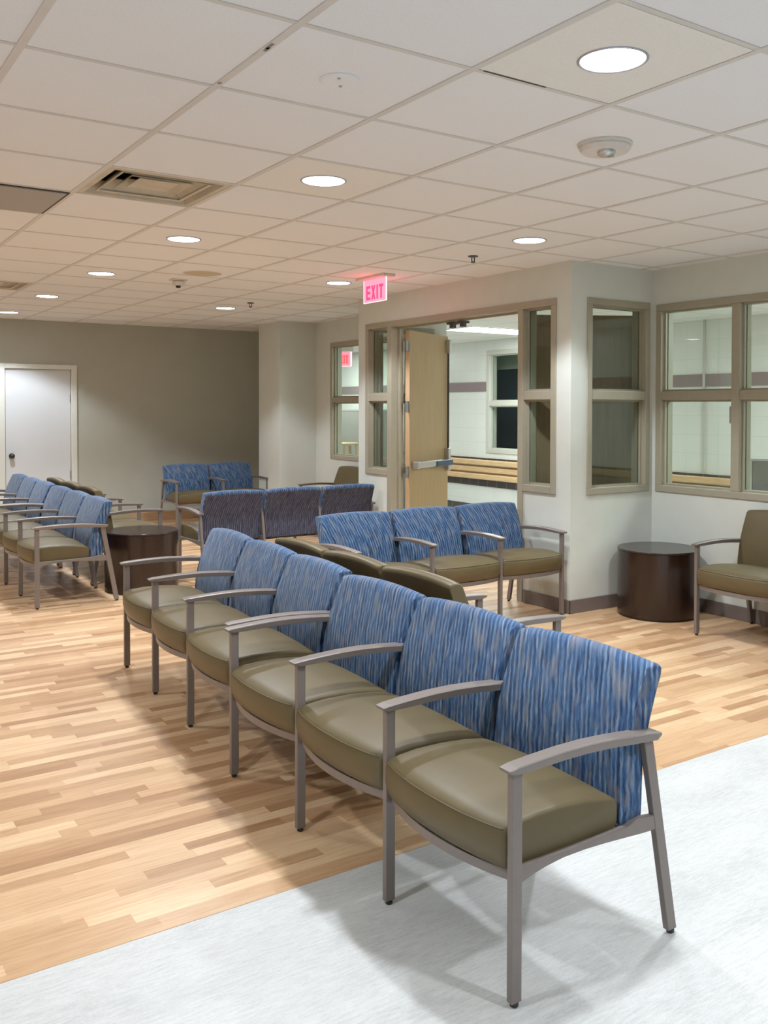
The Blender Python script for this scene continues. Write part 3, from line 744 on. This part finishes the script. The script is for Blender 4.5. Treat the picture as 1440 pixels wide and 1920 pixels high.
# ------------------------------------------------------------------ exit signs
def letters(h, w, gap, th):
    """EXIT as boxes / bars in the local x (right) z (up) plane, y = thickness ; origin lower-left"""
    t = h * .19; bm = bmesh.new(); x = 0
    box(bm, (x, -th, 0), (x + t, th, h)); 
    for z in (0, h / 2 - t / 2, h - t): box(bm, (x + t, -th, z), (x + w, th, z + t))
    x += w + gap
    for (p, q) in (((x, 0), (x + w, h)), ((x, h), (x + w, 0))):
        d = t * .62
        loft(bm, [[(p[0] + (0 if q[0] > p[0] else 0), -th, p[1]), (p[0] + d * 1.6, -th, p[1]), (p[0] + d * 1.6, th, p[1]), (p[0], th, p[1])],
                  [(q[0] - d * 1.6, -th, q[1]), (q[0], -th, q[1]), (q[0], th, q[1]), (q[0] - d * 1.6, th, q[1])]])
    x += w + gap
    box(bm, (x, -th, 0), (x + t, th, h)); x += t + gap
    box(bm, (x, -th, h - t), (x + w, th, h)); box(bm, (x + w / 2 - t / 2, -th, 0), (x + w / 2 + t / 2, th, h - t))
    return bm, x + w
es = empty('exit_sign', (2.80, 3.465, HC), -PI / 2)      # local +x -> world -y ; local -y -> world -x
tag(es, 'pink glowing edge-lit exit sign hanging from the ceiling above the double door', 'exit sign')
link('canopy', B(((-.215, -.06, -.022), (.215, .06, 0))), M['white_plastic'], es, bev=.006)
link('sign_panel', B(((-.168, -.004, -.205), (.168, .004, -.022))), M['acrylic'], es)
bm = B(((-.168, -.005, -.209), (.168, .005, -.204)), ((-.172, -.005, -.209), (-.168, .005, -.022)), ((.168, -.005, -.209), (.172, .005, -.022)))
link('lit_edge', bm, M['exit_edge'], es)
bm, wd = letters(.115, .062, .017, .0055)
link('lettering', bm, M['exit_red'], es, (-wd / 2, 0, -.185))
gl = bpy.data.lights.new('exit_glow', 'POINT'); gl.energy = .17; gl.color = (1, .10, .12); gl.shadow_soft_size = .05
for x, y in ((2.72, 3.47), (2.90, 3.47)):
    go = bpy.data.objects.new('exit_glow', gl); COL.objects.link(go); go.parent = es; go.location = (0, (x - 2.81), -.12)
es2 = empty('exit_sign', (6.0, 9.50, 2.45), math.radians(-60)); tag(es2, 'bright red exit sign hanging in the corridor, seen through the far window', 'exit sign')
link('canopy', B(((-.15, -.05, -.08), (.15, .05, 0))), M['white_plastic'], es2, bev=.005)
link('sign_panel', B(((-.135, -.018, -.30), (.135, .018, -.085))), M['acrylic'], es2)
bm, wd = letters(.13, .048, .011, .022)
link('lettering', bm, M['exit_red_strong'], es2, (-wd / 2, 0, -.265))
link('lit_edge', B(((-.14, -.02, -.31), (.14, .02, -.30)), ((.135, -.02, -.30), (.145, .02, -.085))), M['exit_edge'], es2)

# ------------------------------------------------------------------ corridor things
def troffer(x, y, label, p=60, rz=0):
    t = empty('fluorescent_troffer', (x, y, 2.447), rz); tag(t, label, 'ceiling light', 'rectangular corridor ceiling lights')
    link('lens', B(((-.58, -.28, -.004), (.58, .28, -.001))), M['troffer'], t); link('housing', B(((-.605, -.305, -.008), (-.58, .305, 0)), ((.58, -.305, -.008), (.605, .305, 0)), ((-.58, -.305, -.008), (.58, -.28, 0)), ((-.58, .28, -.008), (.58, .305, 0))), M['white_plastic'], t)
    l = bpy.data.lights.new('troffer_lamp', 'AREA'); l.shape = 'RECTANGLE'; l.size = 1.1; l.size_y = .5; l.energy = p; l.color = (.90, 1, .96)
    lo = bpy.data.objects.new('troffer_lamp', l); COL.objects.link(lo); lo.parent = t; lo.location = (0, 0, -.02)
troffer(6.0, 5.80, 'long bright corridor light seen through the open doorway', 23)
troffer(6.0, 1.2, 'corridor ceiling light beyond the right windows', 20)
troffer(6.0, -2.2, 'corridor ceiling light far to the right, outside the picture', 18)
troffer(5.75, 10.2, 'corridor ceiling light seen through the window beside the pillar', 23, 0)
cu = empty('cubicle_partition', (6.55, 9.9, 0)); tag(cu, 'grey fabric office partition in the corridor behind the far window', 'partition')
link('panel', B(((-.03, -1.0, .06), (.03, .9, 1.45))), M['cubicle'], cu); link('top_cap', B(((-.035, -1.0, 1.45), (.035, .9, 1.475))), M['grille_metal'], cu)
for y in (-.9, .8): link('foot', B(((-.14, y - .02, 0), (.14, y + .02, .06))), M['grille_metal'], cu)
st = empty('wooden_stool', (6.05, 9.45, 0)); tag(st, 'pale wooden stool in front of the grey corridor partition', 'stool')
link('stool_seat', lathe([(.16, .92), (.17, .93), (.17, .95), (.155, .96)], 30), M['stool'], st)
for a, b_ in ((-1, -1), (1, -1), (1, 1), (-1, 1)): link('leg', bar((a * .17, b_ * .17, 0), (a * .10, b_ * .10, .92), .016, .016), M['stool'], st)
link('stretcher', B(((-.14, -.145, .30), (.14, -.12, .325)), ((-.14, .12, .30), (.14, .145, .325))), M['stool'], st)
gc = empty('office_chair', (5.35, 1.50, 0), math.radians(-60)); tag(gc, 'grey chair with a silver framed back standing in the corridor behind the right window', 'chair')
link('backrest', B(((-.20, .16, .62), (.20, .185, 1.07))), M['chair_grey'], gc, bev=.008)
link('back_frame', B(((-.222, .158, .45), (-.20, .19, 1.09)), ((.20, .158, .45), (.222, .19, 1.09)), ((-.20, .158, 1.07), (.20, .19, 1.09))), M['steel'], gc, bev=.004)
link('seat', B(((-.22, -.25, .43), (.22, .17, .48))), M['chair_grey'], gc, bev=.015)
for a in (-.2, .2):
    for b_ in (-.22, .16): link('leg', bar((a, b_, 0), (a, b_, .43), .011, .011), M['steel'], gc)

# ------------------------------------------------------------------ world, camera
w = bpy.data.worlds.new('world'); sc.world = w; w.use_nodes = True
w.node_tree.nodes['Background'].inputs[0].default_value = (.9, .93, 1, 1); w.node_tree.nodes['Background'].inputs[1].default_value = .05
f = 1727.2154; yaw, pitch, roll = .97350, -.0197, .0021; cx, cy = 767.78, 798.88
fw = Vector((math.cos(yaw) * math.cos(pitch), math.sin(yaw) * math.cos(pitch), math.sin(pitch)))
rt = Vector((math.sin(yaw), -math.cos(yaw), 0)); up = rt.cross(fw)
c_, s_ = math.cos(roll), math.sin(roll); r2 = c_ * rt + s_ * up; u2 = -s_ * rt + c_ * up
cam = bpy.data.cameras.new('camera'); co = bpy.data.objects.new('camera', cam); COL.objects.link(co)
Mx = Matrix((( r2.x, u2.x, -fw.x, -1.201456), (r2.y, u2.y, -fw.y, -2.921412), (r2.z, u2.z, -fw.z, 1.500661), (0, 0, 0, 1)))
co.matrix_world = Mx
cam.sensor_fit = 'VERTICAL'; cam.sensor_height = 36; cam.sensor_width = 27; cam.lens = f * 36 / 1920
cam.shift_x = (720 - cx) / 1920; cam.shift_y = (cy - 960) / 1920
cam.clip_start = .05; cam.clip_end = 60
sc.camera = co
sc.view_settings.view_transform = 'Standard'; sc.view_settings.look = 'None'
sc.view_settings.exposure = 1.12; sc.view_settings.gamma = 1.12
sc.cycles.max_bounces = 8; sc.cycles.diffuse_bounces = 5; sc.cycles.glossy_bounces = 3; sc.cycles.transparent_max_bounces = 12
